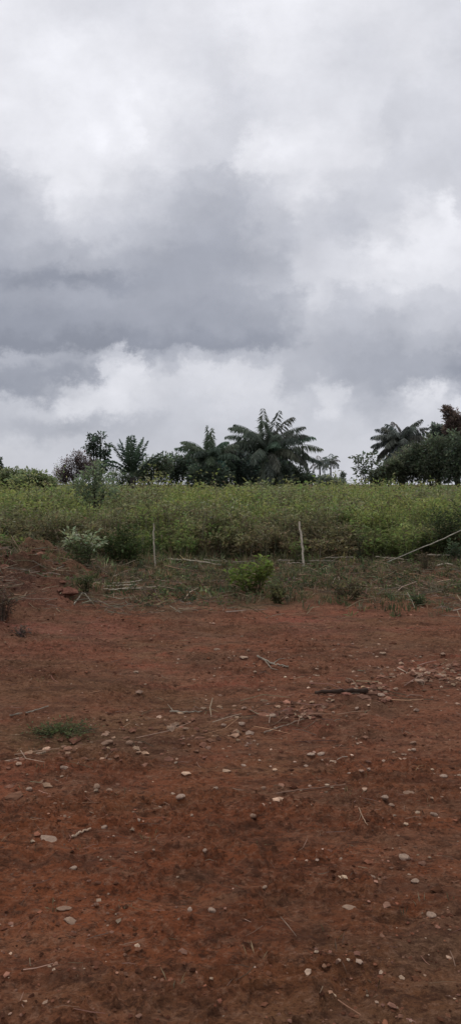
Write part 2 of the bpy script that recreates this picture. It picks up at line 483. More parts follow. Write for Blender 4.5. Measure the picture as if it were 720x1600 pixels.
def weed_field():
    mb = MB(); st = MB()

    def zone(n, y0, y1, half, nst, nlf, ls, hmu, seedy=0):
        y = rng.uniform(y0, y1, n); x = rng.uniform(-half, half, n) * y
        k = y > front(x) - 1.1 * rng.uniform(0, 1, len(x)) ** 3; x, y = x[k], y[k]; n = len(x)
        big = fbm(x / 3.2, y / 3.2, 120, 3)
        h = hmu * (1 + .16 * big) * rng.uniform(.78, 1.08, n)
        dd = y - front(x); edge = .44 + .20 * sstep(-.2, 1.5, dd) + .38 * sstep(1.0, 13, dd); h = h * edge * np.where(rng.uniform(0, 1, n) < .09, rng.uniform(1.12, 1.42, n), 1.0) * (1 + (.62 - .3 * sstep(2, 9, dd)) * fbm(x / .8, y / .8, 125, 2))
        kind = 1.5 * fbm(x / 1.7, y / 2.6, 130, 3) + rng.normal(0, .18, n)      # yellow-green, plain green, brown-stemmed
        idx = np.repeat(np.arange(n), nst); m = len(idx)
        a = rng.uniform(0, 6.28, m); sp = rng.uniform(.05, .38, m) * (h[idx] / 1.5)
        A = np.stack([x[idx] + np.cos(a) * .06, y[idx] + np.sin(a) * .06, height(x, y)[idx]], 1)
        hh = h[idx] * rng.uniform(.65, 1.0, m)
        B = A + np.stack([np.cos(a) * sp, np.sin(a) * sp, hh], 1)
        scol = np.where(rng.uniform(0, 1, (m, 1)) < .15, tint(m, (.16, .145, .10), .3), tint(m, (.075, .075, .042), .3))
        Mid = A + (B - A) * .5 + np.stack([-np.cos(a) * sp, -np.sin(a) * sp, sp * 0], 1) * .18
        rods(st, A, Mid, .008, .006, scol); rods(st, Mid, B, .006, .002, scol)
        j = np.repeat(np.arange(m), nlf); q = len(j); t = rng.beta(2.2, 1.15, q)
        P = np.where(t[:, None] < .5, A[j] + (Mid[j] - A[j]) * t[:, None] * 2, Mid[j] + (B[j] - Mid[j]) * (t[:, None] * 2 - 1))
        b = rng.uniform(0, 6.28, q)
        off = rng.uniform(.0, .12, (q, 1)) * np.stack([np.cos(b), np.sin(b), b * 0], 1)
        D = np.stack([np.cos(b), np.sin(b), rng.normal(.25, .5, q)], 1)
        kk = kind[idx][j][:, None]
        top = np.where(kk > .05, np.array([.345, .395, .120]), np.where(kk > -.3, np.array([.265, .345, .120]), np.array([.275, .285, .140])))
        low = np.where(kk > -.05, np.array([.135, .170, .060]), np.array([.190, .155, .085]))  # low leaves browner, and darker: shade inside the stand added to their colour
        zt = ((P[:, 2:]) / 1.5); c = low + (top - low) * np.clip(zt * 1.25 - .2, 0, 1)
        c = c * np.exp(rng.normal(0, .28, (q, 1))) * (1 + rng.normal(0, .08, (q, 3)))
        dead = rng.uniform(0, 1, (q, 1)) < .04; c = np.where(dead, np.array([.17, .13, .08]), c)
        L = ls * rng.uniform(.6, 1.35, q)
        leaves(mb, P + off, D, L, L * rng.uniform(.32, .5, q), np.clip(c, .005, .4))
        # pale flowering tips / grass heads
    zone(1100, 13.4, 18.5, .44, 5, 28, .095, 1.50)
    zone(1500, 18.5, 27, .44, 4, 22, .12, 1.52)
    zone(1700, 27, 42, .46, 3, 18, .16, 1.54)
    zone(1500, 42, 66, .50, 3, 15, .22, 1.60)
    # tall thin grasses through the front of the stand
    n = 520; y = 14.7 + np.abs(rng.normal(0, 1.6, n)); x = rng.uniform(-.42, .42, n) * y
    k = y > front(x); x, y = x[k], y[k]; n = len(x)
    A = np.stack([x, y, height(x, y)], 1); hh = rng.uniform(.4, 1.2, n)
    B = A + np.stack([rng.normal(0, .12, n), rng.normal(0, .1, n), hh], 1)
    rods(st, A, B, .005, .002, tint(n, (.19, .165, .11), .35))
    me = mb
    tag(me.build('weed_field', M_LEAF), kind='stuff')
    tag(st.build('weed_stalks', M_DRY), kind='stuff')


weed_field()


# ------------------------------------------------------------------ shrubs and trees
def leaf_cloud(mb, lobes, n, ls, col, aspect=.5, hollow=.55, clump=.16, dark=.55, per=14, up=.15):
    """leaf clumps spread through ellipsoid lobes; lobes = (centre, radii)"""
    vol = np.array([r[0] * r[1] * r[2] for _, r in lobes]) ** .667; w = vol / vol.sum()
    nc = max(4, n // per)
    li = rng.choice(len(lobes), nc, p=w)
    Cc = np.array([c for c, _ in lobes])[li]; Rr = np.array([r for _, r in lobes])[li]
    d = unit(rng.normal(0, 1, (nc, 3))); q = hollow + (1 - hollow) * rng.uniform(0, 1, (nc, 1)) ** .6
    q = q * (1 + .22 * fbm(d[:, :1] * 2.3 + li[:, None] * 3.1, d[:, 2:] * 2.3 + d[:, 1:2], 7, 3))
    K = Cc + d * Rr * q
    j = np.repeat(np.arange(nc), per); m = len(j); rm = Rr.mean(1)[j][:, None]
    o = rng.normal(0, 1, (m, 3)); P = K[j] + o * clump * rm
    D = unit(o * np.array([1, 1, .7]) + d[j] * .8 + np.array([0, 0, up]))
    cl = np.exp(rng.normal(0, .28, (nc, 1)))[j]
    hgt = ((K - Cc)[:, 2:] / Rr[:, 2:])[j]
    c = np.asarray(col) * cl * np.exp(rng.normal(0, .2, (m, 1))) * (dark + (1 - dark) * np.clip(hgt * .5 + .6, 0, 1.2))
    c = c * (1 + rng.normal(0, .07, (m, 3)))
    L = ls * rng.uniform(.6, 1.4, m)
    leaves(mb, P, D, L, L * aspect, np.clip(c, .004, .5))


def limbs(mb, base, targets, r0, col):
    base = np.asarray(base, float)
    for T in targets:
        T = np.asarray(T, float); n = 7; t = np.linspace(0, 1, n)[:, None]
        mid = np.array([base[0] * .65 + T[0] * .35, base[1] * .65 + T[1] * .35, base[2] * .4 + T[2] * .6])
        pts = (1 - t) ** 2 * base + 2 * t * (1 - t) * mid + t * t * T + rng.normal(0, .012, (n, 3)) * np.linalg.norm(T - base)* t * (1 - t) * 4
        tube(mb, pts, r0 * (1 - .85 * t[:, 0]), col, 6, .06)


def tree(name, label, cat, lobes_px, Y, n, ls, col, trunk_r=.12, trunk_col=(.06, .05, .04), base_px=None, group=None, mat=None, limb_n=None, deep=1.0, trunk='trunk', crown='crown', **kw):
    lobes = []
    for (px, py, rx, ry) in lobes_px:
        c = at(px, py, Y) + np.array([0, rng.uniform(-.25, .25) * rx * Y / F, 0]); s = Y / F
        lobes.append((c, np.array([rx * s, max(rx, ry) * s * .8 * deep, ry * s])))
    bx = base_px if base_px is not None else lobes_px[0][0]
    b = at(bx, HOR, Y); base = np.array([b[0], Y, hz(b[0], Y)])
    o = empty(name, base, label, cat, group)
    tb = MB(); tg = [c + np.array([0, 0, .2 * r[2]]) for c, r in lobes]
    extra = []
    for c, r in lobes:
        for _ in range(limb_n or 2):
            extra.append(c + unit(rng.normal(0, 1, 3) + np.array([0, 0, .6])) * r * .75)
    limbs(tb, base, tg, trunk_r, trunk_col)
    for k, e in enumerate(extra):
        c = lobes[k // (limb_n or 2)][0]
        limbs(tb, base + (c - base) * .75, [e], trunk_r * .35, trunk_col)
    tb.build(trunk, M_WOOD, o, base, True)
    cb = MB(); dens = 2.6 if 'per' not in kw else 1.0
    leaf_cloud(cb, lobes, int(n * dens), ls * 1.1, np.asarray(col) * np.array([4.8, 4.7, 4.2] if mat is None else [3.4, 3.4, 3.4]), **kw)  # distant crowns lifted and greyed: haze put into the leaf colour
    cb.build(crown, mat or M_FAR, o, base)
    return o


def frond_mesh(mb, org, az, e0, bend, L, ll, lw, col, nl=38, sag=.55, start=.16, twist=0.0):
    K = 14; t = np.linspace(0, 1, K); e = e0 - bend * t ** 1.35
    ds = L / (K - 1)
    rr = np.concatenate([[0], np.cumsum(np.cos(e[:-1]) * ds)]); zz = np.concatenate([[0], np.cumsum(np.sin(e[:-1]) * ds)])
    a = az + twist * t
    pts = np.stack([org[0] + rr * np.sin(a), org[1] + rr * np.cos(a), org[2] + zz], 1)
    tube(mb, pts, np.linspace(.035, .006, K) * (L / 4), np.asarray(col) * np.array([1.5, 1.4, 1.3]), 4)
    tt = np.linspace(start, 1, nl); P = np.stack([np.interp(tt, t, pts[:, i]) for i in range(3)], 1)
    ee = np.interp(tt, t, e); aa = np.interp(tt, t, a)
    fw = np.stack([np.cos(ee) * np.sin(aa), np.cos(ee) * np.cos(aa), np.sin(ee)], 1)
    sd = np.stack([np.cos(aa), -np.sin(aa), aa * 0], 1)
    ln = ll * np.sin(math.pi * (.14 + .80 * (tt - start) / (1 - start))) ** .6
    for s in (-1, 1):
        D = sd * s * .9 + fw * .55 + np.array([0, 0, -1.]) * sag + rng.normal(0, .2, (nl, 3))
        l = ln * rng.uniform(.8, 1.15, nl)
        leaves(mb, P + rng.normal(0, .01, (nl, 3)), D, l, lw, np.asarray(col) * np.exp(rng.normal(0, .22, (nl, 1))), .1)


def palm(name, label, px, py, Y, L, fronds, trunk_r, col, ll=.75, lw=.07, nl=38, sag=.55, group=None, cat='palm tree', trunk_col=(.05, .045, .04)):
    c = at(px, py, Y); base = np.array([c[0], Y, hz(c[0], Y)])
    o = empty(name, base, label, cat, group)
    tb = MB(); n = 12; t = np.linspace(0, 1, n)
    pts = base + (c - base) * t[:, None] + np.stack([.06 * np.sin(t * 3), t * 0, t * 0], 1)
    tube(tb, pts, trunk_r * (1.15 - .25 * t + .06 * np.sin(t * 60)), trunk_col, 9, .08)
    tb.build('trunk', M_WOOD, o, base, True)
    for (az, e0, bend, k) in fronds + [(a_, -25 - 5 * (a_ % 7), 60, .8) for a_ in (15, 70, 110, 160, 230, 290, 330)][:0 if nl < 30 or cat != 'palm tree' or name != 'oil_palm' else 7]:
        fb = MB(); dead = e0 < -24.9; frond_mesh(fb, c + rng.normal(0, .05, 3), R(az), R(e0), R(bend), L * k, ll * k ** .5, lw, tint(1, np.array([.16, .125, .09]) if dead else np.asarray(col) * np.array([4.3, 4.2, 3.9]), .2, .08)[0], nl, sag)  # living fronds paled by haze put into their colour
        fb.build('frond', M_FAR, o, base)
    return o


def crown_of(n, lo=-15, hi=85, b0=45, b1=85, seed=1):
    r = random.Random(seed); fr = []
    for i in range(n):
        u = (i + .5) / n; e = hi - (hi - lo) * u ** .9
        fr.append((i * 137.5 + r.uniform(-12, 12), e + r.uniform(-5, 5), b0 + (b1 - b0) * (1 - abs(u - .5)) * r.uniform(.7, 1.1), r.uniform(.85, 1.1)))
    return fr


DG = (.034, .045, .036)      # dark green of the distant trees, bluish haze mixed into the colour
OL = (.048, .058, .034)

# --- palms
palm('oil_palm', 'large dark oil palm with long arching fronds, biggest of the palms', 418, 714, 60, 4.5,
     crown_of(58, -30, 84, 55, 110, 3) + [(88, 52, 75, 1.08), (92, 33, 62, 1.12), (86, 14, 48, 1.1), (272, 58, 80, 1.0), (268, 36, 70, 1.0), (80, 66, 70, 1.0), (285, 72, 70, 1.0), (150, 80, 38, .98), (200, 86, 25, .95)],
     .32, (.036, .044, .038), .98, .11, 60, 1.05, 'palms beyond the field')
palm('oil_palm', 'smaller spiky palm with narrow upright spears beside the biggest palm', 328, 722, 57, 3.0,
     crown_of(38, -20, 80, 55, 100, 8) + [(60, 88, 3, .98), (250, 86, 4, 1.0), (270, 45, 60, 1.1), (265, 60, 60, 1.05)],
     .25, (.035, .046, .036), .78, .10, 48, .9, 'palms beyond the field')
palm('young_palm', 'young palm with stiff broad upright fronds beside the dark lobed tree', 207, 746, 44, 2.65,
     [(0, 88, 12, .98), (90, 80, 14, 1.0), (270, 80, 16, .97), (60, 72, 18, .95), (300, 70, 20, .95), (120, 76, 18, .95), (240, 68, 25, .95), (90, 50, 22, 1.0), (84, 44, 26, .95), (272, 55, 70, .92), (262, 42, 60, .85), (180, 70, 25, .9), (30, 60, 30, .8), (200, 82, 12, .98), (330, 84, 10, 1.0)],
     .2, (.030, .042, .034), .42, .09, 64, .10, 'palms beyond the field')
palm('oil_palm', 'small distant palm on a thin trunk, nearer the biggest palm', 499, 724, 125, 2.1, crown_of(17, -25, 80, 50, 90, 21), .16, (.05, .058, .055), .8, .12, 18, .7, 'palms beyond the field')
palm('oil_palm', 'small distant palm on a thin bare trunk, standing nearer the pale sparse shrub', 516, 721, 128, 2.0, crown_of(17, -25, 80, 50, 90, 22), .15, (.048, .056, .053), .8, .12, 18, .7, 'palms beyond the field')
palm('oil_palm', 'dark ragged palm rising from the thick bushes beside the tall reddish tree', 627, 694, 62, 2.85,
     crown_of(46, -35, 84, 45, 95, 31) + [(272, 40, 70, 1.05), (268, 20, 60, 1.0), (275, 62, 75, 1.0), (90, 50, 70, 1.0)],
     .28, (.038, .043, .041), .80, .10, 46, 1.0, 'palms beyond the field')

# --- broadleaf trees
tree('broadleaf_tree', 'thin dark tree with a few separate leafy lobes against the sky', 'tree',
     [(150, 692, 9, 8), (139, 697, 8, 6), (158, 680, 6, 7), (144, 683, 7, 4), (167, 700, 6, 6), (152, 707, 12, 8), (166, 712, 6, 5), (158, 728, 16, 10)], 47, 1500, .16, (.030, .040, .034), .10, base_px=153, hollow=.1, aspect=.7, clump=.22, per=11)
tree('bare_bush', 'dark purplish bush with dry twiggy crown beside the lobed tree', 'bush',
     [(112, 736, 22, 18), (128, 720, 13, 13), (98, 743, 13, 13), (121, 712, 8, 7), (138, 734, 13, 16)], 44, 2100, .11, (.046, .036, .038), .08, (.07, .055, .055), 118, limb_n=9, hollow=.15, aspect=.4, clump=.25)
tree('sapling', 'light green feathery sapling standing in the weeds on a thin stem', 'sapling',
     [(146, 748, 24, 20), (128, 762, 18, 16), (166, 760, 18, 18), (150, 730, 14, 10), (148, 778, 26, 14)], 22, 1500, .10, (.072, .090, .052), .035, (.05, .045, .035), 148, mat=M_LEAF, hollow=.05, aspect=.4, clump=.22, limb_n=4, per=10)
tree('broadleaf_tree', 'dark tree cut off by the photo edge above the pale green bushes', 'tree',
     [(-2, 724, 8, 8), (-18, 730, 18, 16), (-6, 740, 18, 12)], 52, 900, .2, DG, .12, base_px=-12, hollow=.2, aspect=.6)
tree('bush', 'olive bush below the dark tree at the picture edge', 'bush', [(14, 746, 20, 11), (34, 744, 14, 9), (26, 752, 26, 10)], 40, 1500, .15, (.062, .074, .042), .06, base_px=20, group='bushes beyond the field', hollow=.2)
tree('bush', 'low olive bush fading out toward the purplish bush', 'bush', [(56, 747, 18, 9), (74, 752, 14, 7), (45, 754, 26, 8)], 38, 1300, .15, (.064, .078, .044), .06, base_px=58, group='bushes beyond the field', hollow=.2)
tree('bush', 'dark bush just beside the young palm, nearest to it', 'bush', [(236, 734, 18, 17), (254, 728, 16, 16), (222, 745, 22, 14), (190, 747, 20, 12)], 50, 1500, .18, (.040, .050, .036), .08, base_px=242, group='bushes beyond the field', hollow=.2)
tree('bush', 'dark bush halfway between young palm and spiky palm', 'bush', [(274, 726, 20, 18), (294, 730, 18, 18), (264, 742, 24, 14)], 56, 1500, .2, (.035, .046, .037), .08, base_px=275, group='bushes beyond the field', hollow=.2)
tree('bush', 'dark bush below the spiky palm', 'bush', [(312, 742, 20, 15), (338, 740, 22, 17), (325, 752, 34, 8)], 55, 1900, .2, (.034, .045, .036), .08, base_px=325, group='bushes beyond the field', hollow=.2)
tree('bush', 'dense dark thicket filling the space between spiky palm and biggest palm', 'bush', [(368, 728, 20, 26), (352, 720, 14, 18), (384, 738, 22, 20)], 58, 2000, .22, (.032, .042, .038), .1, base_px=368, group='bushes beyond the field', hollow=.2)
tree('bush', 'dark bush hiding the trunk of the biggest palm', 'bush', [(418, 738, 24, 20), (440, 740, 20, 17), (402, 748, 26, 12)], 58.5, 2000, .22, (.033, .043, .036), .1, base_px=424, group='bushes beyond the field', hollow=.2)
tree('bush', 'low dark bush under the outer fronds of the biggest palm', 'bush', [(464, 744, 18, 14), (480, 749, 16, 9), (452, 751, 20, 8)], 58, 1500, .2, (.036, .046, .035), .08, base_px=466, group='bushes beyond the field', hollow=.2)
tree('bush', 'low bush at the foot of the two small distant palms', 'bush', [(506, 751, 18, 7), (526, 754, 16, 5)], 100, 700, .3, (.052, .062, .05), .08, base_px=510, group='bushes beyond the field', hollow=.2)
tree('small_tree', 'tiny lone round treetop in the gap on the skyline', 'tree', [(535, 742, 4, 4), (534, 747, 3, 3)], 110, 160, .25, (.05, .06, .055), .06, base_px=535, hollow=.1)
tree('sparse_shrub', 'pale shrub with sparse separate leaves and open gaps beside the thick bushes', 'shrub',
     [(566, 730, 12, 13), (582, 716, 8, 9), (556, 717, 7, 6), (592, 728, 9, 10), (570, 742, 18, 9), (566, 712, 5, 4)], 56, 420, .22, (.045, .055, .042), .05, (.07, .065, .055), 572, limb_n=5, hollow=.05, aspect=.75, clump=.3, per=6)
tree('bush', 'olive bush next to the pale sparse shrub', 'bush', [(604, 740, 16, 16), (590, 748, 16, 10), (616, 728, 10, 10)], 57, 1500, .2, (.042, .050, .034), .08, base_px=602, group='bushes beyond the field', hollow=.2)
tree('bush', 'broad dark bush below the ragged palm', 'bush', [(634, 722, 24, 22), (618, 736, 22, 18), (650, 732, 22, 22)], 58, 2200, .22, (.040, .046, .035), .1, base_px=636, group='bushes beyond the field', hollow=.2)
tree('bush', 'big dark olive bush under the round treetop', 'bush', [(676, 704, 20, 24), (666, 728, 24, 24), (690, 728, 22, 24), (652, 706, 13, 14)], 57, 2600, .22, (.038, .046, .034), .12, base_px=676, group='bushes beyond the field', hollow=.2)
tree('bush', 'tall dark bush below the reddish treetop, cut by the photo edge', 'bush', [(714, 704, 20, 28), (704, 730, 22, 24), (738, 718, 24, 30)], 56, 2600, .22, (.036, .045, .034), .12, base_px=716, group='bushes beyond the field', hollow=.2)
tree('broadleaf_tree', 'rounded dark treetop between the ragged palm and the reddish tree', 'tree', [(682, 674, 13, 10), (692, 684, 14, 12), (674, 688, 10, 10), (684, 700, 18, 12)], 64, 1500, .22, (.038, .046, .042), .14, base_px=684, hollow=.2, aspect=.6)
tree('tall_tree', 'tall narrow reddish brown treetop, highest on the skyline', 'tree', [(701, 646, 5, 11), (695, 641, 5, 6), (707, 655, 9, 14), (713, 668, 9, 16), (722, 660, 7, 12), (718, 684, 13, 16), (702, 672, 6, 12)], 60, 1900, .22, (.046, .036, .034), .14, (.06, .045, .04), 716, hollow=.1, aspect=.4, clump=.28, up=1.0)
# beyond the frame on both sides, so that the skyline goes on
tree('bush', 'dark wide bush beyond the reddish treetop at the end of the skyline', 'bush', [(780, 715, 40, 34), (815, 735, 40, 22)], 58, 1800, .25, DG, .12, base_px=790, group='bushes beyond the field', hollow=.2)
tree('bush', 'olive wide bush beyond the dark edge tree at the end of the skyline', 'bush', [(-70, 740, 36, 18), (-120, 742, 36, 18)], 52, 1600, .22, OL, .1, base_px=-90, group='bushes beyond the field', hollow=.2)


# --- shrubs that stand out along the front of the field
def shrub(name, label, px, py, w_px, h_px, n, ls, col, cat='shrub', nst=9, aspect=.45, lean=0.0, group=None, stem_col=(.07, .06, .035), tip=None, low=.5, arch=.25, zbase=None):
    b = ground_at(px, py); s = b[1] / F; W = w_px * s / 2; H = h_px * s
    o = empty(name, b, label, cat, group)
    sb = MB(); fb = MB()
    a = rng.uniform(0, 6.28, nst); q = np.sqrt(rng.uniform(.02, 1, nst)) * W
    hh = H * np.sqrt(np.clip(1 - (q / (W * 1.15)) ** 2, .12, 1)) * rng.uniform(.75, 1.05, nst)
    A = b + np.stack([np.cos(a) * q * .25, np.sin(a) * q * .25, a * 0 - .02], 1)
    B = b + np.stack([np.cos(a) * q + lean * hh, np.sin(a) * q * .8, hh], 1)
    Mid = (A + B) / 2 + np.stack([-np.cos(a) * q, -np.sin(a) * q, hh], 1) * arch * .5
    rods(sb, A, Mid, .007, .005, tint(nst, stem_col, .2)); rods(sb, Mid, B, .005, .002, tint(nst, stem_col, .2))
    j = rng.integers(0, nst, n); t = rng.beta(1.7, 1.1, n)[:, None]
    P = (1 - t) ** 2 * A[j] + 2 * t * (1 - t) * Mid[j] + t * t * B[j]
    c = rng.uniform(0, 6.28, n); D = np.stack([np.cos(c), np.sin(c), rng.normal(.35, .45, n)], 1)
    P = P + D * rng.uniform(0, .07, (n, 1)) * (W / .3)
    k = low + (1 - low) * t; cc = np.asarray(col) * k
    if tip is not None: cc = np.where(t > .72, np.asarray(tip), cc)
    cc = cc * np.exp(rng.normal(0, .25, (n, 1))) * (1 + rng.normal(0, .07, (n, 3)))
    L = ls * rng.uniform(.6, 1.4, n); P[:, 2] = np.maximum(P[:, 2], height(P[:, 0], P[:, 1]) + .01)
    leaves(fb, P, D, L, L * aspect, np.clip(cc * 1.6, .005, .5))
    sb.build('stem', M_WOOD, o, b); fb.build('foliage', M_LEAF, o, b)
    return o


shrub('fern_bush', 'bright yellow green leafy bush on the bare strip before the weeds', 398, 928, 82, 60, 560, .08, (.128, .165, .040), 'bush', 13, low=.3)
shrub('low_bush', 'dull olive low bush touching the bright yellow green bush', 432, 944, 46, 34, 330, .06, (.085, .085, .036), 'bush', 10)
shrub('shrub', 'shrub with whitish grey leaf tips above the dirt mound', 131, 897, 84, 56, 520, .08, (.105, .130, .060), nst=13, tip=(.20, .23, .14))
shrub('shrub', 'low tuft of green leaves just below the shrub with whitish tips', 136, 926, 34, 36, 190, .08, (.080, .095, .042), nst=10, aspect=.22)
shrub('shrub', 'dark green dense shrub between whitish shrub and the first stake', 194, 884, 84, 66, 1300, .075, (.046, .064, .022), nst=20)
shrub('shrub', 'dark dense shrub hanging over the long bent cane', 694, 872, 90, 92, 1500, .08, (.050, .068, .028), nst=24)
shrub('shrub', 'bluish green small shrub under the bent cane beside the cleared strip', 712, 880, 40, 36, 340, .07, (.070, .095, .055), nst=10)
shrub('weed_plant', 'thin dark weed standing alone in front of the brown stems', 564, 884, 18, 46, 110, .06, (.045, .050, .026), 'weed', 4)
shrub('weed_plant', 'dry brownish weed with bare twigs on the end of the grey canes', 664, 892, 36, 34, 150, .05, (.10, .078, .05), 'weed', 9)
shrub('weed_plant', 'small patch of fresh green weed on the red soil edge', 655, 944, 42, 14, 170, .05, (.075, .100, .045), 'weed', 10)
shrub('weed_plant', 'brown and olive weed clump between bright bush and fresh green weed', 545, 938, 60, 30, 300, .055, (.085, .070, .038), 'weed', 12)
shrub('dead_weed', 'dead reddish brown weed on the dirt mound at the picture edge', 4, 968, 46, 66, 240, .05, (.10, .07, .048), 'weed', 16, stem_col=(.10, .065, .05))
shrub('dead_weed', 'short dead purplish weed at the foot of the dirt mound', 34, 992, 34, 18, 80, .045, (.11, .08, .062), 'weed', 10, stem_col=(.12, .09, .075))
shrub('weed_plant', 'flat dark green weed patch on the open red soil', 98, 1153, 120, 4, 620, .022, (.085, .095, .042), 'weed', 40, low=.85)


# ------------------------------------------------------------------ stakes, canes, sticks and stalks
def stick(name, label, pts, r0, r1, col, cat='stick', twigs=(), group=None, seg=7):
    """a natural stick through 3-D points; twigs = list of point lists, each a child part"""
    P = np.asarray(pts, float); k = np.linspace(0, 1, len(P)); t = np.linspace(0, 1, 16)
    Q = np.stack([np.interp(t, k, P[:, i]) for i in range(3)], 1)
    Q[1:-1] = (Q[:-2] + 2 * Q[1:-1] + Q[2:]) / 4
    Q[1:-1] += rng.normal(0, r0 * .35, (14, 3))
    b = P[0]; mb = MB(); rr = np.linspace(r0, r1, 16); rr[3::4] *= 1.2
    tube(mb, Q, rr, col, seg, .10)
    if not twigs:
        o = mb.build(name, M_DRY, None, tuple(b), True); return tag(o, label, cat, group)
    o = empty(name, b, label, cat, group); mb.build('shaft', M_DRY, o, b, True)
    for tw in twigs:
        tm = MB(); tube(tm, np.asarray(tw, float), np.linspace(r1 * .9, r1 * .4, len(tw)), col, 5, .1); tm.build('twig', M_DRY, o, b, True)
    return o


def lay(ps, lift=.02):
    out = []
    for p in ps:
        g = ground_at(*p[:2]); out.append(g + np.array([0, 0, p[2] if len(p) > 2 else lift]))
    return out


PALE = (.36, .31, .235)
GREY = (.25, .215, .165)
g = ground_at(243, 888); Y = g[1]
stick('stake', 'thin weathered upright stake beside the dark shrub', [g - [0, 0, .15], at(241, 850, Y), at(240, 818, Y)], .018, .013, (.38, .34, .26), 'stake')
g = ground_at(475, 887); Y = g[1]
stick('stake', 'pale whitish stake tilted slightly, standing at the edge of the weeds', [g - [0, 0, .15], at(471, 846, Y), at(467, 815, Y)], .023, .017, (.50, .44, .35), 'stake')
g = ground_at(70, 856); Y = g[1]
stick('dead_stalk', 'thin dry upright stalk rising behind the heap of dry canes', [g - [0, 0, .1], at(68, 828, Y), at(68, 798, Y)], .010, .006, GREY, 'stalk', [[at(69, 845, Y), at(74, 835, Y), at(79, 828, Y)]])
g = ground_at(590, 884); Y = g[1]
stick('bent_cane', 'long thin bent cane rising from the ground into the dark shrub', [g + [0, 0, .01], at(628, 868, Y - .05), at(668, 852, Y - .1), at(705, 836, Y - .2), at(750, 813, Y - .3)], .010, .009, (.40, .37, .30), 'cane')
CN = 'canes lying along the edge of the weeds'
for nm, lb, ps, r in [
    ('fallen_cane', 'long pale cane lying flat below the first stake', [(262, 881), (300, 886), (345, 891)], .013),
    ('fallen_cane', 'thin grey cane lying behind the bright yellow green bush', [(318, 884), (360, 884), (398, 884)], .008),
    ('fallen_cane', 'dull cane lying across the foot of the whitish tilted stake', [(432, 885), (470, 884), (520, 884)], .010),
    ('fallen_cane', 'short cane fragment just in front of the tilted stake', [(448, 890), (465, 891), (484, 890)], .009),
    ('fallen_cane', 'pale cane lying under the low end of the bent cane', [(586, 878), (612, 880), (642, 884)], .012),
    ('fallen_cane', 'thick pale cane lying in front of the dark overhanging shrub', [(666, 877), (696, 875), (745, 875)], .016),
    ('fallen_cane', 'short pale cane lying nearest the red soil beside the dry brown weed', [(682, 889), (694, 889), (706, 891)], .012),
    ('fallen_cane', 'thin cane half hidden in the weeds past the tilted stake', [(508, 880), (535, 879), (566, 880)], .010),
]:
    stick(nm, lb, lay(ps, .11), r * 1.3, r * .9, PALE if 'pale' in lb else GREY, 'cane', group=CN)
HP = 'heap of dry canes on the mound'
for lb, ps, r in [
    ('dry cane with blunt pale end, lowest of the heap on the mound', [(24, 863), (50, 860), (82, 857)], .014),
    ('dry cane slanting upward across the heap on the mound', [(26, 862), (40, 857), (56, 850)], .011),
    ('short dry cane on top of the heap on the mound', [(36, 858, .06), (48, 855, .07), (62, 854, .06)], .009),
    ('dry cane running out of the photo above the mound', [(-14, 853), (4, 850), (16, 846)], .010),
]:
    stick('dry_cane', lb, lay(ps, .07), r * 1.2, r * .8, PALE, 'cane', group=HP)
for lb, ps, r, c in [
    ('grey stick sloping down the flank of the mound', [(116, 904, .02), (130, 922, .05), (147, 944, .01)], .011, GREY),
    ('short grey stick leaning by the shrub with whitish tips', [(86, 862, .04), (92, 872, .04), (99, 882, .02)], .010, GREY),
]:
    stick('dry_stick', lb, lay(ps), r, r * .6, c)
SW = 'dry stalks in the flattened bundle'
for lb, ps, r in [
    ('pale dry stalk at the back of the flattened bundle', [(176, 919), (200, 917), (222, 916)], .008),
    ('pale dry stalk in the middle of the flattened bundle', [(162, 924), (195, 921), (215, 920)], .010),
    ('long pale dry stalk crossing the flattened bundle and pointing to the stakes', [(190, 927), (215, 925), (245, 924)], .009),
    ('pale dry stalk at the front of the flattened bundle', [(160, 929), (178, 929), (206, 928)], .009),
]:
    stick('dry_stalk', lb, lay(ps, .07), r * 1.1, r * .7, PALE, 'stalk', group=SW)
stick('dry_stick', 'forked pale twig on the open red soil below the bright bush', lay([(402, 1034, .03), (425, 1041, .02), (450, 1046, .02)]), .010, .006, GREY, 'stick',
      [lay([(425, 1041, .02), (436, 1038, .04), (446, 1039, .05)]), lay([(412, 1037, .03), (424, 1046, .01), (434, 1047, .01)])])
stick('dark_branch', 'dark fallen branch with blackish bark lying by the row of clods', lay([(492, 1083, .02), (530, 1086, .025), (573, 1085, .03)]), .013, .020, (.045, .028, .020), 'branch')
stick('dry_stick', 'thin straight stick on the soil in front of the scattered clods', lay([(266, 1114), (290, 1115), (316, 1114)], .012), .006, .004, GREY, 'stick', [lay([(270, 1114, .02), (266, 1109, .02), (262, 1106, .03)])])
stick('dry_stick', 'long thin stick slanting away below the row of clods', lay([(412, 1147), (440, 1140), (474, 1132)], .012), .006, .003, (.25, .18, .13))
stick('dry_stick', 'thin straw stick beside the dark green weed patch', lay([(16, 1120), (45, 1114), (76, 1106)], .012), .006, .004, GREY)
stick('dry_stick', 'long pale stick entering from the photo edge under the weed patch', lay([(-25, 1200), (20, 1189), (72, 1179)], .018), .012, .007, (.30, .21, .15))
stick('dry_stick', 'short straight pale stick among the stones on the red soil', lay([(113, 1310), (127, 1303), (142, 1297)], .008), .0055, .004, (.42, .30, .21))
stick('dry_stick', 'thin reddish stick on the soil between the stone pair and the lower stones', lay([(432, 1242), (480, 1235), (540, 1228)], .008), .004, .003, (.22, .13, .09))
stick('dry_stick', 'short forked straw twig on the dark soil', lay([(560, 1268, .03), (566, 1280, .012), (574, 1292, .008)], .01), .003, .002, (.26, .17, .11), 'stick', [lay([(564, 1276, .015), (560, 1284, .01), (553, 1291, .006)])])

# ------------------------------------------------------------------ stones
protos = []


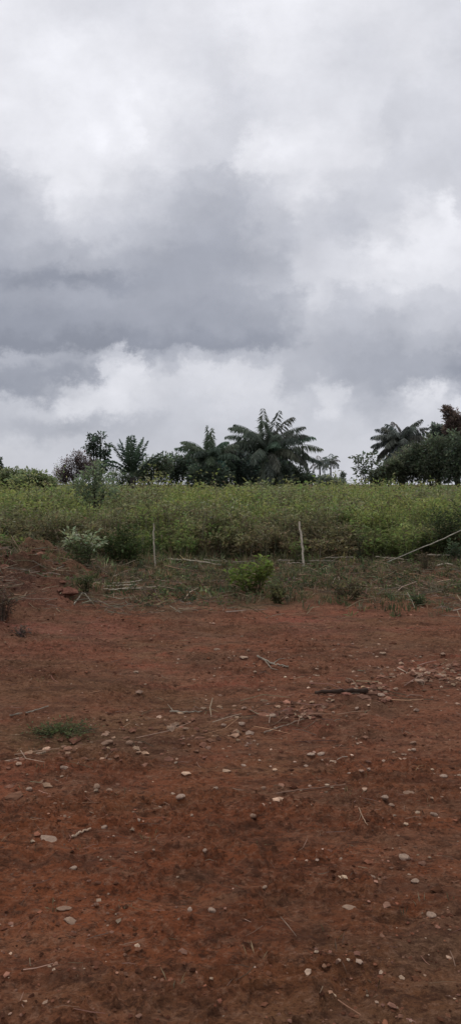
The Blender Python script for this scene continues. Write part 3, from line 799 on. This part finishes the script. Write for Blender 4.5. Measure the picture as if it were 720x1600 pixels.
def stone_mesh(seed):
    import bmesh
    r = np.random.default_rng(seed); bm = bmesh.new()
    bmesh.ops.create_icosphere(bm, subdivisions=3, radius=1)
    cut = [(unit(r.normal(0, 1, 3)), r.uniform(.55, .85)) for _ in range(9)]
    sc = np.array([1, r.uniform(.6, .85), r.uniform(.5, .7)])
    for v in bm.verts:
        p = np.array(v.co)
        for n, d in cut:
            k = p @ n - d
            if k > 0: p = p - n * k * .92
        p = p * (1 + .05 * math.sin(p[0] * 7 + seed) * math.sin(p[1] * 6 + p[2] * 5)) * sc
        v.co = p
    me = bpy.data.meshes.new('stone'); bm.to_mesh(me); bm.free()
    a = me.attributes.new('Col', 'FLOAT_COLOR', 'POINT'); n = len(me.vertices)
    z = np.array([v.co.z for v in me.vertices])[:, None]; base = np.array(STC[seed % len(STC)])
    cc = base * (1 + .12 * r.normal(0, 1, (n, 1))); cc = np.where(z < .05 + .12 * r.normal(0, 1, (n, 1)), cc * .4 + np.array([.16, .07, .045]) * .6, cc)
    a.data.foreach_set('color', np.concatenate([np.clip(cc, 0, 1), np.ones((n, 1))], 1).astype(np.float32).ravel())
    me.materials.append(M_STONE)
    return me


STC = [(.38, .265, .195), (.33, .22, .155), (.42, .30, .225), (.30, .19, .13)]
meshes = [stone_mesh(s) for s in range(8)]
r_ = random.Random(5)


def stone(px, py, size, label, group=None, flat_=1.0, k=None):
    b = ground_at(px, py + size * .25); s = size / 2 * b[1] / F * 1.08
    o = bpy.data.objects.new('stone', meshes[r_.randrange(8) if k is None else k]); C.objects.link(o)
    o.scale = (s, s, s * (1.0 if flat_ == 1 else flat_)); o.rotation_euler = (r_.uniform(-.2, .2), r_.uniform(-.2, .2), r_.uniform(-.5, .5) if flat_ < 1 else r_.uniform(0, 6.28))
    o.location = b + np.array([0, 0, s * .06 * flat_])
    return tag(o, label, 'stone', group)


for px, py, sz, lb, fl in [
    (630, 1336, 21, 'largest pale flat stone, alone on the dark soil', .8),
    (75, 1294, 30, 'long flat pale stone near the short straight pale stick', .45),
    (102, 1197, 15, 'upright whitish stone just below the long pale edge stick', 1.0),
    (151, 1226, 15, 'dull brown stone beside a whiter one of equal size', 1.0),
    (172, 1233, 13, 'whiter stone beside a dull brown one of equal size', 1.0),
    (282, 1251, 16, 'rounded pale stone alone in the middle of crumbly soil', 1.0),
    (167, 1157, 20, 'broad tan stone in the row of clods beside a smaller one', .8),
    (203, 1158, 15, 'smaller tan stone next to the broad tan stone in the row', 1.0),
    (114, 1354, 13, 'small pale stone alone below the short straight pale stick', 1.0),
    (395, 1277, 14, 'rounded pinkish stone alone below the thin reddish stick', 1.0),
    (485, 1174, 13, 'first of two flat touching stones nearer the long thin stick', .7),
    (502, 1175, 14, 'second of two flat touching stones, farther along from the thin stick', .7),
    (600, 1249, 13, 'squat tan stone with a flat chip beside it', 1.0),
    (611, 1255, 11, 'flat chip lying against the squat tan stone', .5),
    (637, 1233, 19, 'elongated pale stone above the squat tan stone', .6),
    (678, 1270, 13, 'reddish rounded stone apart from the pale elongated stone', 1.0),
    (692, 1205, 12, 'whitish stone with straw beside it near the picture edge', 1.0),
    (647, 1374, 15, 'tilted pale stone below the largest flat stone', .8),
    (581, 1368, 11, 'small pale stone below and beside the largest flat stone', 1.0),
    (110, 1434, 22, 'wide pale stone half sunk at the lower border of the photo', .6),
    (100, 1414, 24, 'thin flat slab of pale soil-stone above the wide sunken stone', .3),
    (330, 1419, 15, 'crumbly tan stone low on the bare dark red soil', .8),
    (545, 1411, 24, 'wide dusty reddish slab almost flush with the soil', .25),
    (672, 1426, 18, 'flat tan stone in the lowest corner of the bare soil', .5),
    (414, 1385, 10, 'small pale stone alone on smooth dark red soil', 1.0),
    (425, 1117, 13, 'pale stone on the row of clods by the thin slanting stick', 1.0),
    (377, 1128, 12, 'tan stone on the row of clods beyond the straight stick', 1.0),
    (652, 1058, 20, 'broad tan clod stone topping the row of clods', .6),
    (688, 1052, 16, 'tan clod stone in the row of clods near the picture edge', .7),
    (596, 1082, 14, 'tan clod stone in the row just past the dark branch', .8),
]:
    stone(px, py, sz, lb, None, fl)
for px, py, sz in [(250, 1250, 8), (217, 1288, 8), (102, 1274, 9), (163, 1291, 12), (297, 1418, 10), (291, 1137, 11), (240, 1327, 7), (159, 1341, 7), (45, 1231, 12), (320, 1337, 9), (352, 1202, 9), (337, 1230, 10), (300, 1272, 7),
                   (478, 1195, 8), (645, 1159, 10), (646, 1170, 9), (575, 1200, 9), (544, 1207, 7), (599, 1187, 9), (532, 1341, 7), (505, 1150, 9), (690, 1239, 7), (412, 1229, 10), (380, 1194, 10), (618, 1076, 10), (706, 1047, 10), (557, 1098, 9), (520, 1112, 8), (350, 1131, 10), (470, 1120, 9)]:
    stone(px, py, sz, 'small pale pebble lying loose on the bare red soil', 'small loose pebbles')

# ------------------------------------------------------------------ sky: overcast cloud deck over a Nishita sky
W = bpy.data.worlds.new('World'); S.world = W; W.use_nodes = True
nt = W.node_tree; N, L = nt.nodes, nt.links; N.clear()
SUN_EL, SUN_AZ = R(58), R(-25)


def mth(op, a, b=None, c=None):
    n = N.new('ShaderNodeMath'); n.operation = op
    for i, q in enumerate((a, b, c)):
        if q is None: continue
        if isinstance(q, (int, float)): n.inputs[i].default_value = q
        else: L.new(q, n.inputs[i])
    return n.outputs[0]


tc = N.new('ShaderNodeTexCoord'); sep = N.new('ShaderNodeSeparateXYZ'); L.new(tc.outputs['Generated'], sep.inputs[0])
dx, dy, dz = sep.outputs
yc = mth('MAXIMUM', dy, .15)
u = mth('DIVIDE', dx, yc); v = mth('DIVIDE', dz, yc)
cmb = N.new('ShaderNodeCombineXYZ'); L.new(u, cmb.inputs[0]); L.new(mth('MULTIPLY', v, 1.15), cmb.inputs[1])


def wnoise(scale, detail, off, rough=.55):
    mp = N.new('ShaderNodeMapping'); mp.inputs['Location'].default_value = off; L.new(cmb.outputs[0], mp.inputs[0])
    n = N.new('ShaderNodeTexNoise'); n.inputs['Scale'].default_value = scale; n.inputs['Detail'].default_value = detail; n.inputs['Roughness'].default_value = rough
    L.new(mp.outputs[0], n.inputs['Vector']); return n.outputs['Fac']


uw = mth('ADD', u, mth('ADD', mth('MULTIPLY_ADD', wnoise(9, 5, (0, 0, 0)), .085, -.0425), mth('MULTIPLY_ADD', wnoise(22, 8, (3, 1, 7), .68), .085, -.0425)))
vw = mth('ADD', v, mth('ADD', mth('MULTIPLY_ADD', wnoise(9, 5, (5, 3, 2)), .060, -.030), mth('MULTIPLY_ADD', wnoise(22, 8, (8, 6, 3), .68), .070, -.035)))
# cloud deck by direction: rows of elevation, columns of azimuth (grey levels)
ROWS = {
    0:   {0: 226, 180: 214, 300: 222, 420: 232, 540: 224, 720: 214},
    90:  {0: 224, 90: 232, 240: 224, 330: 214, 420: 226, 560: 212, 650: 220, 720: 210},
    160: {0: 228, 60: 227, 120: 233, 180: 231, 210: 236, 240: 230, 300: 220, 360: 208, 400: 213, 440: 218, 540: 219, 590: 214, 610: 208, 660: 209, 720: 214},
    220: {0: 222, 60: 226, 120: 230, 150: 236, 180: 229, 215: 235, 240: 224, 300: 213, 360: 208, 395: 226, 420: 232, 480: 227, 540: 220, 590: 212, 610: 206, 640: 212, 660: 208, 720: 206},
    252: {0: 206, 40: 220, 80: 228, 120: 229, 180: 224, 240: 219, 300: 209, 360: 208, 395: 222, 420: 224, 480: 223, 540: 221, 580: 217, 620: 207, 660: 206, 720: 203},
    285: {0: 194, 50: 208, 100: 228, 120: 230, 180: 217, 240: 206, 300: 195, 360: 190, 400: 200, 440: 212, 480: 222, 540: 212, 600: 206, 660: 206, 720: 207},
    320: {0: 190, 60: 200, 100: 221, 120: 217, 180: 208, 240: 197, 300: 185, 360: 181, 420: 196, 460: 213, 500: 206, 540: 199, 600: 204, 650: 219, 690: 232, 720: 208},
    360: {0: 182, 60: 190, 120: 202, 180: 197, 240: 185, 300: 177, 360: 174, 420: 190, 480: 200, 540: 193, 600: 212, 640: 228, 690: 228, 720: 226},
    400: {0: 175, 60: 177, 120: 181, 180: 179, 240: 171, 300: 168, 360: 170, 420: 180, 480: 204, 540: 210, 600: 228, 660: 226, 720: 222},
    436: {0: 158, 60: 153, 120: 152, 180: 156, 240: 165, 300: 169, 360: 174, 420: 186, 470: 206, 540: 212, 600: 220, 660: 220, 720: 214},
    462: {0: 166, 60: 166, 120: 169, 180: 169, 240: 168, 300: 170, 360: 171, 420: 176, 460: 186, 495: 210, 520: 204, 540: 196, 600: 206, 660: 203, 720: 203},
    500: {0: 157, 60: 157, 120: 160, 180: 163, 240: 165, 300: 163, 360: 165, 420: 169, 460: 186, 480: 194, 540: 188, 600: 186, 660: 196, 720: 194},
    538: {0: 146, 60: 147, 120: 147, 180: 148, 240: 152, 300: 153, 360: 155, 420: 158, 445: 168, 480: 184, 540: 179, 600: 175, 660: 183, 720: 180},
    558: {0: 179, 60: 176, 120: 170, 160: 184, 180: 192, 210: 204, 235: 172, 260: 174, 300: 190, 360: 183, 420: 188, 450: 186, 480: 184, 540: 175, 600: 171, 660: 173, 720: 166},
    582: {0: 163, 60: 161, 120: 159, 150: 165, 170: 206, 210: 218, 240: 198, 260: 188, 290: 212, 360: 212, 420: 206, 445: 188, 480: 184, 540: 173, 600: 171, 660: 170, 720: 155},
    606: {0: 156, 60: 160, 90: 174, 120: 198, 180: 218, 240: 208, 300: 207, 360: 213, 420: 212, 455: 184, 500: 208, 525: 206, 545: 182, 600: 171, 640: 190, 665: 216, 690: 186, 720: 172},
    635: {0: 191, 60: 197, 100: 212, 160: 214, 240: 204, 300: 200, 360: 208, 420: 208, 480: 196, 500: 212, 540: 194, 580: 184, 620: 190, 660: 210, 690: 202, 720: 214},
    665: {0: 185, 60: 178, 120: 175, 180: 182, 240: 188, 300: 196, 360: 200, 420: 202, 480: 198, 540: 200, 580: 190, 620: 200, 720: 206},
    700: {0: 200, 120: 195, 240: 193, 360: 198, 480: 201, 600: 203, 720: 203},
    757: {0: 197, 360: 197, 720: 200},
}
U0, U1 = (-60 - 360) / F, (780 - 360) / F


def vv(py):
    d = ray(360, py); return d[2] / d[1]


def lin(s):
    s /= 255.0
    return s / 12.92 if s <= .04045 else ((s + .055) / 1.055) ** 2.4


def tinted(gv):
    gv = 198 + (gv - 200) * 1.08
    k = min(1, max(0, (gv - 150) / 75))
    return tuple(lin(gv + a * (1 - k) + b * k) for a, b in ((-6, -.5), (-2, 0), (10, 6)))


V0, V1 = vv(757), vv(0)
fu = N.new('ShaderNodeMapRange'); L.new(uw, fu.inputs[0]); fu.inputs[1].default_value = U0; fu.inputs[2].default_value = U1
fv = N.new('ShaderNodeMapRange'); L.new(vw, fv.inputs[0]); fv.inputs[1].default_value = V0; fv.inputs[2].default_value = V1


def ramp(fac, stops, interp):
    n = N.new('ShaderNodeValToRGB'); L.new(fac, n.inputs[0]); r = n.color_ramp; r.interpolation = interp
    stops = sorted(stops)
    r.elements[0].position, r.elements[0].color = stops[0][0], (*stops[0][1], 1)
    r.elements[1].position, r.elements[1].color = stops[-1][0], (*stops[-1][1], 1)
    for p, c in stops[1:-1]:
        e = r.elements.new(p); e.color = (*c, 1)
    return n.outputs[0]


ys = sorted(ROWS); acc = None
pos = [(vv(y) - V0) / (V1 - V0) for y in ys]
for i, y in enumerate(ys):
    row = ramp(fu.outputs[0], [(((x - 360) / F - U0) / (U1 - U0), tinted(q)) for x, q in ROWS[y].items()], 'EASE')
    st = [(pos[i], (1, 1, 1))]
    if i > 0: st.append((pos[i - 1], (0, 0, 0)))
    if i < len(ys) - 1: st.append((pos[i + 1], (0, 0, 0)))
    hat = ramp(fv.outputs[0], st, 'EASE')
    m = N.new('ShaderNodeMix'); m.data_type = 'RGBA'; m.blend_type = 'MULTIPLY'; m.inputs[0].default_value = 1; L.new(row, m.inputs[6]); L.new(hat, m.inputs[7])
    if acc is None: acc = m.outputs[2]
    else:
        a = N.new('ShaderNodeMix'); a.data_type = 'RGBA'; a.blend_type = 'ADD'; a.inputs[0].default_value = 1; L.new(acc, a.inputs[6]); L.new(m.outputs[2], a.inputs[7]); acc = a.outputs[2]
# fine billows over the deck
bil = mth('ADD', mth('MULTIPLY_ADD', wnoise(15, 8, (2, 8, 1), .62), .26, -.13), mth('MULTIPLY_ADD', wnoise(5, 4, (9, 1, 4)), .10, -.05))
bill = N.new('ShaderNodeMix'); bill.data_type = 'RGBA'; bill.blend_type = 'MULTIPLY'; bill.inputs[0].default_value = 1
L.new(acc, bill.inputs[6]); L.new(mth('ADD', bil, 1.0), bill.inputs[7])
# the rest of the sky, out of the photo: plain broken overcast
gen = N.new('ShaderNodeTexNoise'); gen.inputs['Scale'].default_value = 2.2; gen.inputs['Detail'].default_value = 6; L.new(tc.outputs['Generated'], gen.inputs['Vector'])
other = ramp(gen.outputs['Fac'], [(.3, tinted(172)), (.5, tinted(205)), (.7, tinted(226))], 'EASE')
w = N.new('ShaderNodeMapRange'); w.interpolation_type = 'SMOOTHSTEP'; L.new(dy, w.inputs[0]); w.inputs[1].default_value = .25; w.inputs[2].default_value = .55
deck = N.new('ShaderNodeMix'); deck.data_type = 'RGBA'; L.new(w.outputs[0], deck.inputs[0]); L.new(other, deck.inputs[6]); L.new(bill.outputs[2], deck.inputs[7])
sky = N.new('ShaderNodeTexSky'); sky.sky_type = 'NISHITA'; sky.sun_disc = False; sky.sun_elevation = SUN_EL; sky.sun_rotation = SUN_AZ
bg1 = N.new('ShaderNodeBackground'); L.new(sky.outputs[0], bg1.inputs[0]); bg1.inputs[1].default_value = .1
bg2 = N.new('ShaderNodeBackground'); L.new(deck.outputs[2], bg2.inputs[0]); bg2.inputs[1].default_value = 1.08
mxs = N.new('ShaderNodeMixShader'); mxs.inputs[0].default_value = .97; L.new(bg1.outputs[0], mxs.inputs[1]); L.new(bg2.outputs[0], mxs.inputs[2])
wo = N.new('ShaderNodeOutputWorld'); L.new(mxs.outputs[0], wo.inputs[0])
W.cycles.sampling_method = 'MANUAL'; W.cycles.sample_map_resolution = 512

sl = bpy.data.lights.new('sun', 'SUN'); sl.energy = 1.25; sl.angle = R(25); sl.color = (1, .96, .9)
so = bpy.data.objects.new('sun', sl); C.objects.link(so)
so.rotation_euler = (R(90) - SUN_EL, 0, math.pi - SUN_AZ)   # toward the sun: azimuth measured from +Y
from mathutils import Vector
sd = Vector((math.sin(SUN_AZ) * math.cos(SUN_EL), math.cos(SUN_AZ) * math.cos(SUN_EL), math.sin(SUN_EL)))
so.rotation_euler = sd.to_track_quat('Z', 'Y').to_euler()

# ------------------------------------------------------------------ camera and render settings
cam = bpy.data.cameras.new('camera'); co = bpy.data.objects.new('camera', cam); C.objects.link(co)
cam.sensor_fit = 'VERTICAL'; cam.sensor_height = 24; cam.lens = 24 * F / 1600
cam.clip_start = .05; cam.clip_end = 20000
co.location = (0, 0, EYE); co.rotation_euler = (R(90) - PITCH, 0, 0)
S.camera = co
S.view_settings.view_transform = 'Standard'; S.view_settings.look = 'None'; S.view_settings.exposure = 0; S.view_settings.gamma = 1
S.render.engine = 'CYCLES'
S.cycles.use_denoising = True
S.cycles.max_bounces = 6; S.cycles.diffuse_bounces = 3; S.cycles.transmission_bounces = 3; S.cycles.transparent_max_bounces = 4
S.cycles.filter_width = 1.5
S.cycles.denoising_prefilter = 'ACCURATE'
